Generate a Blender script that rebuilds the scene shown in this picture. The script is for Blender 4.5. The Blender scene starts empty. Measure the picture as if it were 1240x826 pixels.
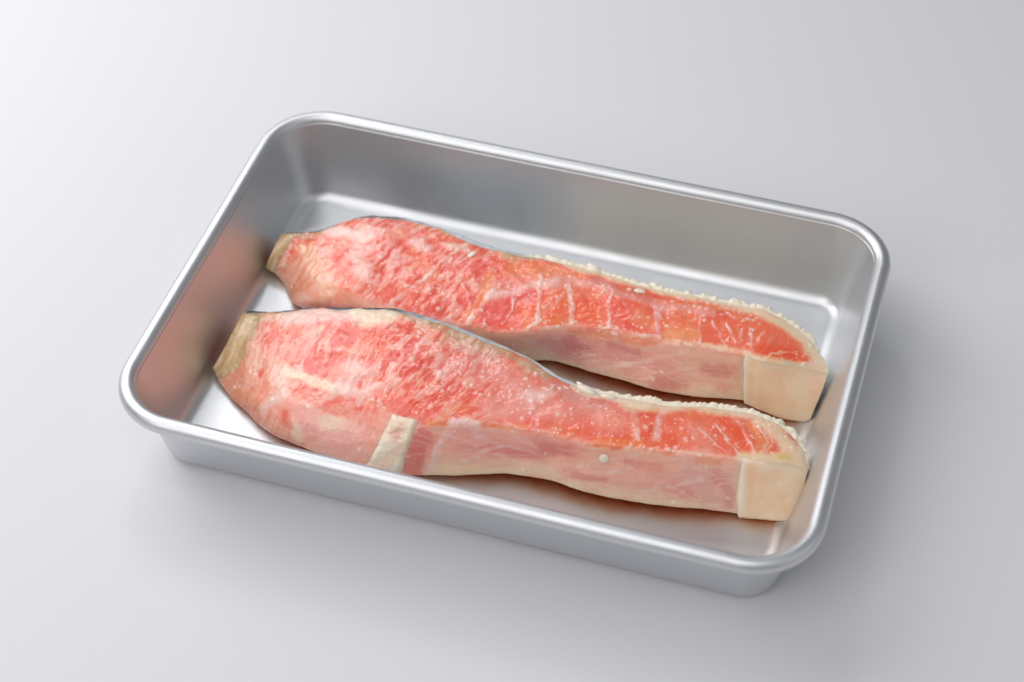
import bpy, bmesh, math, random
import numpy as np
from mathutils import Vector, Matrix

# ------------------------------------------------------------------ camera, light, exposure
SC = bpy.context.scene
COL = SC.collection
MM = 0.001                      # every table of numbers below is in millimetres

cam_d = bpy.data.cameras.new('camera')
cam = bpy.data.objects.new('camera', cam_d)
COL.objects.link(cam)
CAM_POS = Vector((120.39, -397.03, 452.34)) * MM
CAM_AIM = Vector((-6.096, 15.732, 0.0)) * MM
cam.location = CAM_POS
cam.rotation_euler = (CAM_AIM - CAM_POS).to_track_quat('-Z', 'Y').to_euler()
cam_d.sensor_width = 36.0
cam_d.lens = 2376.35 / 1240.0 * 36.0
cam_d.clip_start = 0.01
cam_d.clip_end = 50.0
cam_d.dof.use_dof = True
cam_d.dof.focus_distance = 0.588
cam_d.dof.aperture_fstop = 9.5
SC.camera = cam

world = bpy.data.worlds.new('World')
SC.world = world
world.use_nodes = True
world.node_tree.nodes['Background'].inputs['Color'].default_value = (0.93, 0.96, 1.0, 1)
world.node_tree.nodes['Background'].inputs['Strength'].default_value = 0.20

def softbox(name, loc, aim, size, power, colour=(1, 1, 1)):
    l = bpy.data.lights.new(name, 'AREA')
    l.shape = 'RECTANGLE'
    l.size, l.size_y = size
    l.energy = power
    l.color = colour
    o = bpy.data.objects.new(name, l)
    COL.objects.link(o)
    o.location = loc
    o.rotation_euler = (Vector(aim) - Vector(loc)).to_track_quat('-Z', 'Y').to_euler()
    return o

softbox('key_softbox', (-0.46, 0.17, 0.40), (-0.04, 0.0, 0.0), (0.45, 0.45), 2.15, (1.0, 0.985, 0.97))
softbox('back_softbox', (-0.40, 0.80, 0.92), (-0.02, 0.0, 0.0), (0.24, 0.24), 1.4, (0.95, 0.975, 1.0))
softbox('overhead_softbox', (-0.15, -0.50, 1.3), (-0.02, 0.0, 0.0), (1.2, 1.0), 6.2, (1.0, 0.99, 0.98))
softbox('front_softbox', (-0.34, -0.74, 0.62), (0.0, -0.02, 0.0), (0.5, 0.4), 1.7, (1.0, 0.985, 0.965))
softbox('right_softbox', (0.80, -0.10, 0.45), (0.05, 0.0, 0.0), (0.8, 0.5), 0.65, (1.0, 0.99, 0.98))

SC.view_settings.view_transform = 'Standard'
SC.view_settings.look = 'None'
SC.view_settings.exposure = 0.0
SC.view_settings.gamma = 1.0
SC.view_settings.use_curve_mapping = False

# ------------------------------------------------------------------ helpers
def lin(rgb):
    c = np.asarray(rgb, float) / 255.0
    return np.where(c <= 0.04045, c / 12.92, ((c + 0.055) / 1.055) ** 2.4)

def mesh_obj(name, verts, faces, mat, parent=None, cols=None, smooth=True, attrs=None):
    me = bpy.data.meshes.new(name)
    verts = np.asarray(verts, np.float64) * MM
    if isinstance(faces, np.ndarray):
        nf, k = faces.shape
        me.vertices.add(len(verts))
        me.vertices.foreach_set('co', verts.astype(np.float32).ravel())
        me.loops.add(nf * k)
        me.loops.foreach_set('vertex_index', faces.astype(np.int32).ravel())
        me.polygons.add(nf)
        me.polygons.foreach_set('loop_start', np.arange(0, nf * k, k, dtype=np.int32))
        me.update(calc_edges=True)
        me.validate()
    else:
        me.from_pydata([tuple(v) for v in verts], [], faces)
        me.update()
    if smooth:
        me.polygons.foreach_set('use_smooth', np.ones(len(me.polygons), bool))
    if cols is not None:
        a = me.color_attributes.new('tint', 'FLOAT_COLOR', 'POINT')
        c4 = np.ones((len(verts), 4), np.float32)
        c4[:, :3] = cols
        a.data.foreach_set('color', c4.ravel())
    for key, val in (attrs or {}).items():
        a = me.attributes.new(key, 'FLOAT', 'POINT')
        a.data.foreach_set('value', np.asarray(val, np.float32).ravel())
    me.materials.append(mat)
    o = bpy.data.objects.new(name, me)
    COL.objects.link(o)
    if parent is not None:
        o.parent = parent
    return o

def empty(name, loc, label, cat, group=None):
    o = bpy.data.objects.new(name, None)
    COL.objects.link(o)
    o.location = Vector(loc) * MM
    o.empty_display_size = 0.02
    o['label'] = label
    o['category'] = cat
    if group:
        o['group'] = group
    return o

def _hash(ix, iy, seed):
    h = (ix.astype(np.int64) * 374761393 + iy.astype(np.int64) * 668265263 + seed * 1442695041) & 0xFFFFFFFF
    h = ((h ^ (h >> 13)) * 1274126177) & 0xFFFFFFFF
    h = ((h ^ (h >> 16)) * 2246822519) & 0xFFFFFFFF
    return (h ^ (h >> 15)) & 0xFFFFFFFF

def noise(x, y, seed=0):
    """2-D gradient noise, about -1..1"""
    x0, y0 = np.floor(x), np.floor(y)
    fx, fy = x - x0, y - y0
    ix, iy = x0.astype(np.int64), y0.astype(np.int64)
    def g(dx, dy):
        a = _hash(ix + dx, iy + dy, seed) * (2 * math.pi / 4294967296.0)
        return np.cos(a) * (fx - dx) + np.sin(a) * (fy - dy)
    u = fx * fx * fx * (fx * (fx * 6 - 15) + 10)
    v = fy * fy * fy * (fy * (fy * 6 - 15) + 10)
    a = g(0, 0) * (1 - u) + g(1, 0) * u
    b = g(0, 1) * (1 - u) + g(1, 1) * u
    return (a * (1 - v) + b * v) * 1.55

def fbm(x, y, oct=3, seed=0):
    s, a, t = 0.0, 1.0, 0.0
    for k in range(oct):
        s = s + a * noise(x * 2 ** k + 17.3 * k, y * 2 ** k - 9.1 * k, seed + k * 101)
        t += a
        a *= 0.5
    return s / t

def sstep(a, b, x):
    t = np.clip((x - a) / (b - a), 0, 1)
    return t * t * (3 - 2 * t)

class Nodes:
    def __init__(self, name):
        self.m = bpy.data.materials.new(name)
        self.m.use_nodes = True
        self.t = self.m.node_tree
        self.b = self.t.nodes['Principled BSDF']
    def new(self, kind, **kw):
        n = self.t.nodes.new(kind)
        for k, v in kw.items():
            if hasattr(n, k):
                setattr(n, k, v)
            else:
                n.inputs[k].default_value = v
        return n
    def link(self, a, b):
        self.t.links.new(a, b)
    def set(self, **kw):
        for k, v in kw.items():
            self.b.inputs[k.replace('_', ' ')].default_value = v
    def obj_noise(self, scale, detail=3.0, rough=0.5, stretch=None):
        tc = self.new('ShaderNodeTexCoord')
        n = self.new('ShaderNodeTexNoise')
        n.inputs['Scale'].default_value = scale
        n.inputs['Detail'].default_value = detail
        n.inputs['Roughness'].default_value = rough
        if stretch:
            mp = self.new('ShaderNodeMapping')
            mp.inputs['Scale'].default_value = stretch
            self.link(tc.outputs['Object'], mp.inputs['Vector'])
            self.link(mp.outputs['Vector'], n.inputs['Vector'])
        else:
            self.link(tc.outputs['Object'], n.inputs['Vector'])
        return n
    def ramp(self, src, lo, hi, a, b):
        r = self.new('ShaderNodeMapRange')
        self.link(src, r.inputs['Value'])
        for k, v in zip(('From Min', 'From Max', 'To Min', 'To Max'), (lo, hi, a, b)):
            r.inputs[k].default_value = v
        return r.outputs['Result']
    def bump(self, src, strength, dist):
        n = self.new('ShaderNodeBump')
        n.inputs['Strength'].default_value = strength
        n.inputs['Distance'].default_value = dist
        self.link(src, n.inputs['Height'])
        return n

# ------------------------------------------------------------------ materials
def mat_table():
    N = Nodes('white_tabletop')
    N.set(Base_Color=(0.735, 0.737, 0.768, 1), Roughness=0.6)
    n = N.obj_noise(900.0, 4.0)
    b = N.bump(n.outputs['Fac'], 0.05, 0.0003)
    N.link(b.outputs['Normal'], N.b.inputs['Normal'])
    return N.m

def mat_aluminium():
    N = Nodes('satin_aluminium')
    N.set(Base_Color=(0.71, 0.72, 0.74, 1), Metallic=1.0)
    n = N.obj_noise(60.0, 5.0, 0.6)
    N.link(N.ramp(n.outputs['Fac'], 0.3, 0.7, 0.42, 0.50), N.b.inputs['Roughness'])
    n2 = N.obj_noise(900.0, 3.0, 0.6, (0.35, 1.0, 1.0))
    b = N.bump(n2.outputs['Fac'], 0.06, 0.0002)
    N.link(b.outputs['Normal'], N.b.inputs['Normal'])
    return N.m

def mat_tinted(name, rough_lo, rough_hi, sss, coat, coat_rough, spec=0.5, fine=0.12, radius=(1.0, 0.42, 0.25), scale=0.0035):
    N = Nodes(name)
    at = N.new('ShaderNodeAttribute')
    at.attribute_name = 'tint'
    n = N.obj_noise(1300.0, 4.0, 0.65)
    hv = N.new('ShaderNodeHueSaturation')
    N.link(at.outputs['Color'], hv.inputs['Color'])
    N.link(N.ramp(n.outputs['Fac'], 0.3, 0.7, 0.97, 1.03), hv.inputs['Value'])
    N.link(hv.outputs['Color'], N.b.inputs['Base Color'])
    N.set(Subsurface_Weight=sss, Subsurface_Radius=radius, Subsurface_Scale=scale, Specular_IOR_Level=spec,
          Coat_Weight=coat, Coat_Roughness=coat_rough, Coat_IOR=1.42)
    n3 = N.obj_noise(260.0, 3.0, 0.6)
    N.link(N.ramp(n3.outputs['Fac'], 0.3, 0.7, rough_lo, rough_hi), N.b.inputs['Roughness'])
    b = N.bump(n.outputs['Fac'], fine, 0.0006)
    N.link(b.outputs['Normal'], N.b.inputs['Normal'])
    n4 = N.obj_noise(620.0, 2.0, 0.5)
    b2 = N.bump(n4.outputs['Fac'], 0.30, 0.0012)
    N.link(b2.outputs['Normal'], N.b.inputs['Coat Normal'])
    return N.m

def mat_plain(name, rgb, rough, sss=0.0, coat=0.0, scale=0.002, trans=0.0):
    N = Nodes(name)
    N.set(Roughness=rough, Subsurface_Weight=sss, Subsurface_Scale=scale, Coat_Weight=coat, Coat_Roughness=0.08,
          Transmission_Weight=trans)
    n = N.obj_noise(700.0, 3.0)
    mx = N.new('ShaderNodeMix')
    mx.data_type = 'RGBA'
    c = lin(rgb)
    mx.inputs['A'].default_value = (*(c * 0.9), 1)
    mx.inputs['B'].default_value = (*np.minimum(c * 1.07, 0.92), 1)
    N.link(n.outputs['Fac'], mx.inputs['Factor'])
    N.link(mx.outputs['Result'], N.b.inputs['Base Color'])
    b = N.bump(n.outputs['Fac'], 0.2, 0.0005)
    N.link(b.outputs['Normal'], N.b.inputs['Normal'])
    return N.m

M_TABLE = mat_table()
M_ALU = mat_aluminium()
M_FLESH = mat_tinted('salmon_flesh', 0.36, 0.5, 0.6, 1.0, 0.06, fine=0.04, scale=0.005)
M_SKIN = mat_tinted('salmon_skin', 0.22, 0.36, 0.10, 0.3, 0.12)
M_FAT = mat_tinted('pale_belly_fat', 0.32, 0.46, 0.4, 0.8, 0.08, fine=0.05, radius=(1.0, 0.62, 0.4))
M_GRAIN = mat_plain('white_paste', (250, 234, 214), 0.34, 0.0, 0.4)

def mat_floor_reflection():  # fading orange tint that paints the fillet's reflection onto the tray floor
    N = Nodes('painted_flesh_reflection')
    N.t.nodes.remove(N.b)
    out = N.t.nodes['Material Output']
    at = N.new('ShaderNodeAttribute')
    at.attribute_name = 'reflection_fade'
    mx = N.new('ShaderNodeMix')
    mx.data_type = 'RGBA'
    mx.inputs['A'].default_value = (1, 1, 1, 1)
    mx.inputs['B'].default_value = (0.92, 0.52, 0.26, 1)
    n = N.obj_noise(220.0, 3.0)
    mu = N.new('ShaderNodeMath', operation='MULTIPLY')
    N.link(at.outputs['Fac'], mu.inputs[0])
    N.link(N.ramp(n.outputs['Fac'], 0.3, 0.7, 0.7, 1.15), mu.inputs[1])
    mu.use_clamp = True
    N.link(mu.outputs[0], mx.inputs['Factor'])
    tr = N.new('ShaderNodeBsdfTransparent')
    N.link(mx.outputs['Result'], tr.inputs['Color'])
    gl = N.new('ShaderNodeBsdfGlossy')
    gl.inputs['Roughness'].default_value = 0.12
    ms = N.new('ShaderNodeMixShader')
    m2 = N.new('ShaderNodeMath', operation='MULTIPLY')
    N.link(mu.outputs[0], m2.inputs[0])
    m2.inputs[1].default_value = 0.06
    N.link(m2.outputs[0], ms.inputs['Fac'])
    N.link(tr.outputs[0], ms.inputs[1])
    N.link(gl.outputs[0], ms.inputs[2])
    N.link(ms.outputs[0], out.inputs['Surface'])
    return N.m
M_FLOOR_REFLECTION = mat_floor_reflection()

# ------------------------------------------------------------------ the tabletop
tb = mesh_obj('tabletop', [(-2500, -2500, 0), (2500, -2500, 0), (2500, 2500, 0), (-2500, 2500, 0)], [(0, 1, 2, 3)], M_TABLE, smooth=False)
tb['kind'] = 'structure'

# ------------------------------------------------------------------ the tray
T_L, T_W, T_R = 105.0, 73.74, 21.4
def ring(inset, z, n=20, ex=26, ey=18):
    a, b, r = T_L - inset, T_W - inset, max(T_R - inset, 1.5)
    pts = []
    for cx, cy, a0, m in ((a - r, b - r, 0, ex), (-(a - r), b - r, 90, ey), (-(a - r), -(b - r), 180, ex), (a - r, -(b - r), 270, ey)):
        for k in range(n + 1):
            t = math.radians(a0 + 90 * k / n)
            pts.append((cx + r * math.cos(t), cy + r * math.sin(t), z))
        x1, y1, _ = pts[-1]
        # straight run to the next corner
        nx, ny = {0: (-(a - r), b), 90: (-a, -(b - r)), 180: (a - r, -b), 270: (a, b - r)}[a0]
        for k in range(1, m):
            pts.append((x1 + (nx - x1) * k / m, y1 + (ny - y1) * k / m, z))
    return pts

def loft(name, prof, mat, parent, cap_first=False, cap_last=False, wob=0.0, seed=3):
    V, F = [], []
    n = None
    for i, (ins, z) in enumerate(prof):
        rg = ring(ins, z)
        n = len(rg)
        V += rg
    for i in range(len(prof) - 1):
        for k in range(n):
            k2 = (k + 1) % n
            F.append((i * n + k, i * n + k2, (i + 1) * n + k2, (i + 1) * n + k))
    if cap_first:
        F.append(tuple(range(n))[::-1])
    if cap_last:
        m = (len(prof) - 1) * n
        F.append(tuple(range(m, m + n)))
    V = np.array(V)
    if wob:      # pressed sheet metal is never perfectly true
        V[:, 0] += wob * noise(V[:, 0] / 45 + 3, V[:, 1] / 45 + V[:, 2] / 60, seed)
        V[:, 1] += wob * noise(V[:, 0] / 45 - 8, V[:, 1] / 45 + V[:, 2] / 60, seed + 1)
    o = mesh_obj(name, V, F, mat, parent)
    bm = bmesh.new()
    bm.from_mesh(o.data)
    bmesh.ops.recalc_face_normals(bm, faces=bm.faces)
    bm.to_mesh(o.data)
    bm.free()
    return o

def arc(cx, cz, r, a0, a1, n):
    return [(cx + r * math.cos(math.radians(a0 + (a1 - a0) * k / n)), cz + r * math.sin(math.radians(a0 + (a1 - a0) * k / n))) for k in range(n + 1)]

tray = empty('aluminium_tray', (0, 0, 0), 'shallow rectangular satin aluminium tray with rolled rim holding both salmon fillets', 'tray')
# in profile coordinates x = inset from the outermost edge of the rim
BR, BCX, BCZ = 2.6, 2.7, 27.7
basin_prof = [(30, 1.0), (18.5, 1.0)]
basin_prof += arc(16.6, 5.8, 4.8, -90, -166, 10)              # floor fillet (inside)
x0, z0 = basin_prof[-1]
for k in range(1, 6):
    basin_prof.append((x0 + (5.22 - x0) * k / 6, z0 + (28.1 - z0) * k / 6))
wall_n = (x0 - 5.22, z0 - 28.1)
basin_prof.append((5.22 + wall_n[0] * 0.02, 28.1 + wall_n[1] * 0.02))
basin_prof.append((5.22, 28.1))
basin_prof += [(5.0, 28.1), (4.65, 27.75), (4.71, 27.5)]
basin_prof += [(4.65 + (11.0 - 4.65) * k / 6, 27.75 + (3.0 - 27.75) * k / 6) for k in range(1, 6)]
basin_prof += arc(14.3, 3.4, 3.4, 192, 270, 7)
basin_prof += [(18.0, 0.0), (19.0, 0.15), (30, 0.15)]
loft('basin', basin_prof, M_ALU, tray, cap_first=True, cap_last=True, wob=0.25)
rim_prof = arc(BCX, BCZ, BR, 14, 246, 30)
rim_prof += arc(BCX, BCZ, BR - 0.75, 246, 10, 14)
rim_prof.append(rim_prof[0])
loft('rolled_rim', rim_prof, M_ALU, tray, wob=0.15)

# ------------------------------------------------------------------ the two salmon fillets
# stations from head side to tail side: back edge of the cut face, ridge towards the viewer, front foot
FRONT_STATIONS = [
  ( (-88.2,-5.8,10.0), (-88.5,-20.3,8.5), (-90.9,-26.7,3.0) ),
  ( (-76.5,-5.0,13.0), (-77.0,-28.6,9.0), (-86.5,-31.5,1.5) ),
  ( (-68.0,-3.5,16.0), (-64.2,-36.1,12.0), (-78.1,-37.5,1.0) ),
  ( (-57.0,-3.5,20.0), (-52.5,-39.5,15.0), (-67.9,-44.2,1.0) ),
  ( (-46.9,-2.5,22.0), (-40.8,-38.9,17.0), (-57.1,-47.8,1.0) ),
  ( (-38.4,-1.3,23.0), (-29.3,-39.5,18.5), (-38.0,-50.4,1.0) ),
  ( (-26.9,-1.9,23.0), (-18.0,-40.7,19.5), (-21.8,-50.5,1.0) ),
  ( (-10.7,-4.5,22.5), (-8.0,-39.1,20.0), (-6.0,-46.5,1.6) ),
  ( (6.4,-7.9,21.0), (7.2,-35.8,20.0), (9.1,-42.2,2.8) ),
  ( (19.9,-12.7,20.0), (18.3,-35.1,20.0), (22.6,-40.4,3.2) ),
  ( (35.0,-13.7,19.0), (33.4,-34.7,20.0), (34.4,-41.9,3.0) ),
  ( (50.2,-12.5,19.0), (48.7,-32.7,20.0), (51.7,-40.8,2.6) ),
  ( (63.0,-9.6,19.0), (62.9,-30.3,20.0), (65.9,-38.0,2.2) ),
  ( (74.3,-8.6,19.0), (75.1,-28.5,20.0), (77.5,-35.4,1.0) ),
  ( (83.1,-10.6,19.0), (84.1,-27.7,20.0), (84.9,-34.4,1.0) ),
  ( (90.7,-14.9,17.8), (91.0,-25.1,18.3), (90.7,-32.7,1.0) ),
  ( (95.2,-20.8,14.5), (95.2,-23.4,14.5), (93.8,-31.1,1.0) ),
]
BACK_STATIONS = [
  ( (-89.9,31.5,10.0), (-90.3,22.8,8.5), (-92.1,20.9,3.0) ),
  ( (-78.6,32.9,13.0), (-83.1,20.0,9.0), (-86.1,18.4,1.0) ),
  ( (-65.9,39.7,17.0), (-70.1,12.9,13.0), (-81.9,12.9,1.0) ),
  ( (-57.1,41.0,19.0), (-58.1,7.6,16.0), (-77.6,8.6,1.0) ),
  ( (-49.3,42.1,19.0), (-46.1,5.1,16.0), (-46.1,4.6,1.0) ),
  ( (-36.1,40.8,19.0), (-31.9,3.4,16.0), (-31.9,2.9,1.0) ),
  ( (-21.8,37.9,19.0), (-17.5,3.2,16.5), (-17.5,2.7,1.0) ),
  ( (-10.7,36.9,19.0), (-5.9,2.9,17.0), (-5.9,2.4,1.0) ),
  ( (5.7,37.3,18.5), (4.9,5.9,18.0), (7.1,8.3,1.0) ),
  ( (16.6,36.3,18.5), (15.4,10.6,18.0), (17.0,6.4,2.6) ),
  ( (30.3,34.3,18.5), (27.0,12.4,19.0), (29.4,4.7,3.0) ),
  ( (39.9,34.2,18.5), (39.3,12.5,19.0), (42.9,3.6,2.8) ),
  ( (52.3,34.5,18.5), (52.0,13.5,19.0), (55.7,4.9,2.2) ),
  ( (63.3,34.9,18.5), (66.5,14.0,19.0), (68.7,8.9,1.0) ),
  ( (70.6,34.8,18.5), (74.5,12.8,19.0), (74.5,8.2,1.0) ),
  ( (83.8,29.6,17.0), (84.5,15.3,17.4), (84.2,6.3,1.0) ),
  ( (93.4,21.0,14.0), (93.7,18.2,14.0), (90.9,9.0,1.0) ),
]


def catmull(P, u):
    P = np.asarray(P, float)
    n = len(P)
    i = np.clip(np.floor(u).astype(int), 0, n - 2)
    t = (u - i)[:, None]
    p0, p1, p2, p3 = P[np.maximum(i - 1, 0)], P[i], P[i + 1], P[np.minimum(i + 2, n - 1)]
    m1, m2 = 0.5 * (p2 - p0), 0.5 * (p3 - p1)
    return (2 * t**3 - 3 * t**2 + 1) * p1 + (t**3 - 2 * t**2 + t) * m1 + (-2 * t**3 + 3 * t**2) * p2 + (t**3 - t**2) * m2

W_BACK, W_TOP, W_FRONT, W_BASE = 34, 165, 112, 20
def base_surface(ST, NU=860, bulge=1.3, soft_u=(4.8, 7.0)):
    """closed loft; returns P[NU, NV, 3], u[NU], w[NV] with w -1..0 back, 0..1 cut face, 1..2 front, 2..3 base"""
    ST = np.array(ST)
    n = len(ST)
    ud = np.linspace(0, n - 1, 1500)
    mid = (catmull(ST[:, 0], ud) + catmull(ST[:, 1], ud)) / 2
    L = np.r_[0, np.cumsum(np.linalg.norm(np.diff(mid, axis=0), axis=1))]
    u = np.interp(np.linspace(0, L[-1], NU), L, ud)
    B, R, F = (catmull(ST[:, k], u) for k in range(3))
    # back foot: below the back edge, a little further out; meets the front foot at both ends
    D = B - R
    D[:, 2] = 0
    ln = np.linalg.norm(D, axis=1, keepdims=True)
    D = D / np.maximum(ln, 1e-6)
    G = B + D * np.minimum(ln * 0.18, 3.0)
    G[:, 2] = 1.0
    e = sstep(0, 1.2, (n - 1) - u)[:, None]
    G = F * (1 - e) + G * e
    w = np.r_[np.linspace(-1, 0, W_BACK, endpoint=False), np.linspace(0, 1, W_TOP, endpoint=False),
              np.linspace(1, 2, W_FRONT, endpoint=False), np.linspace(2, 3, W_BASE, endpoint=False)]
    P = np.zeros((NU, len(w), 3))
    for a, b, lo in ((G, B, -1), (B, R, 0), (R, F, 1), (F, G, 2)):
        k = (w >= lo) & (w < lo + 1)
        t = (w[k] - lo)[None, :, None]
        P[:, k] = a[:, None] * (1 - t) + b[:, None] * t
        if lo == 0:
            P[:, k, 2] += np.sin(math.pi * t[..., 0]) * np.minimum(bulge, ln * 0.06)
        if lo == 1:      # belly wall: a touch hollow under the ridge
            P[:, k, 2] += np.sin(math.pi * t[..., 0]) * 0.3
        if lo == -1:
            P[:, k] += (np.sin(math.pi * t) * 1.2) * D[:, None] * e[:, None]
        if lo == 2:
            P[:, k, 2] = np.maximum(P[:, k, 2], 1.0) + np.sin(math.pi * t[..., 0]) * 0.6
    # the thick head side has no ridge: one even curve from the skin down to the front foot
    k = (w >= 0) & (w < 2)
    t = (w[k] / 2)[None, :, None]
    q0, q1, q2 = B[:, None], R[:, None], F[:, None]
    curve = q0 * (1 - t) * (1 - 2 * t) + q1 * 4 * t * (1 - t) + q2 * t * (2 * t - 1)
    m = sstep(soft_u[1], soft_u[0], u)[:, None, None] * 0.8
    P[:, k] = P[:, k] * (1 - m) + curve * m
    # round the edges: gaussian in arc length along each section
    for it in range(95):
        Pm = (np.roll(P, 1, 1) + np.roll(P, -1, 1)) / 2
        P = P * 0.45 + Pm * 0.55
    for it in range(6):
        Q = P.copy()
        Q[1:-1] = 0.5 * P[1:-1] + 0.25 * (P[:-2] + P[2:])
        P = Q
    P[..., 2] = np.maximum(P[..., 2], 0.95)
    return P, u, w

def grid_normals(P):
    du = np.gradient(P, axis=0)
    dv = (np.roll(P, -1, 1) - np.roll(P, 1, 1)) / 2
    N = np.cross(dv, du)
    N /= np.maximum(np.linalg.norm(N, axis=2, keepdims=True), 1e-9)
    return N

def seg_dist(P, pts):
    d = np.full(P.shape[:-1], 1e9)
    pts = np.asarray(pts, float)
    if len(pts) == 1:
        return np.linalg.norm(P - pts[0], axis=-1)
    for a, b in zip(pts[:-1], pts[1:]):
        ab = b - a
        t = np.clip(((P - a) @ ab) / max(ab @ ab, 1e-9), 0, 1)
        d = np.minimum(d, np.linalg.norm(P - a - t[..., None] * ab, axis=-1))
    return d
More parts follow.
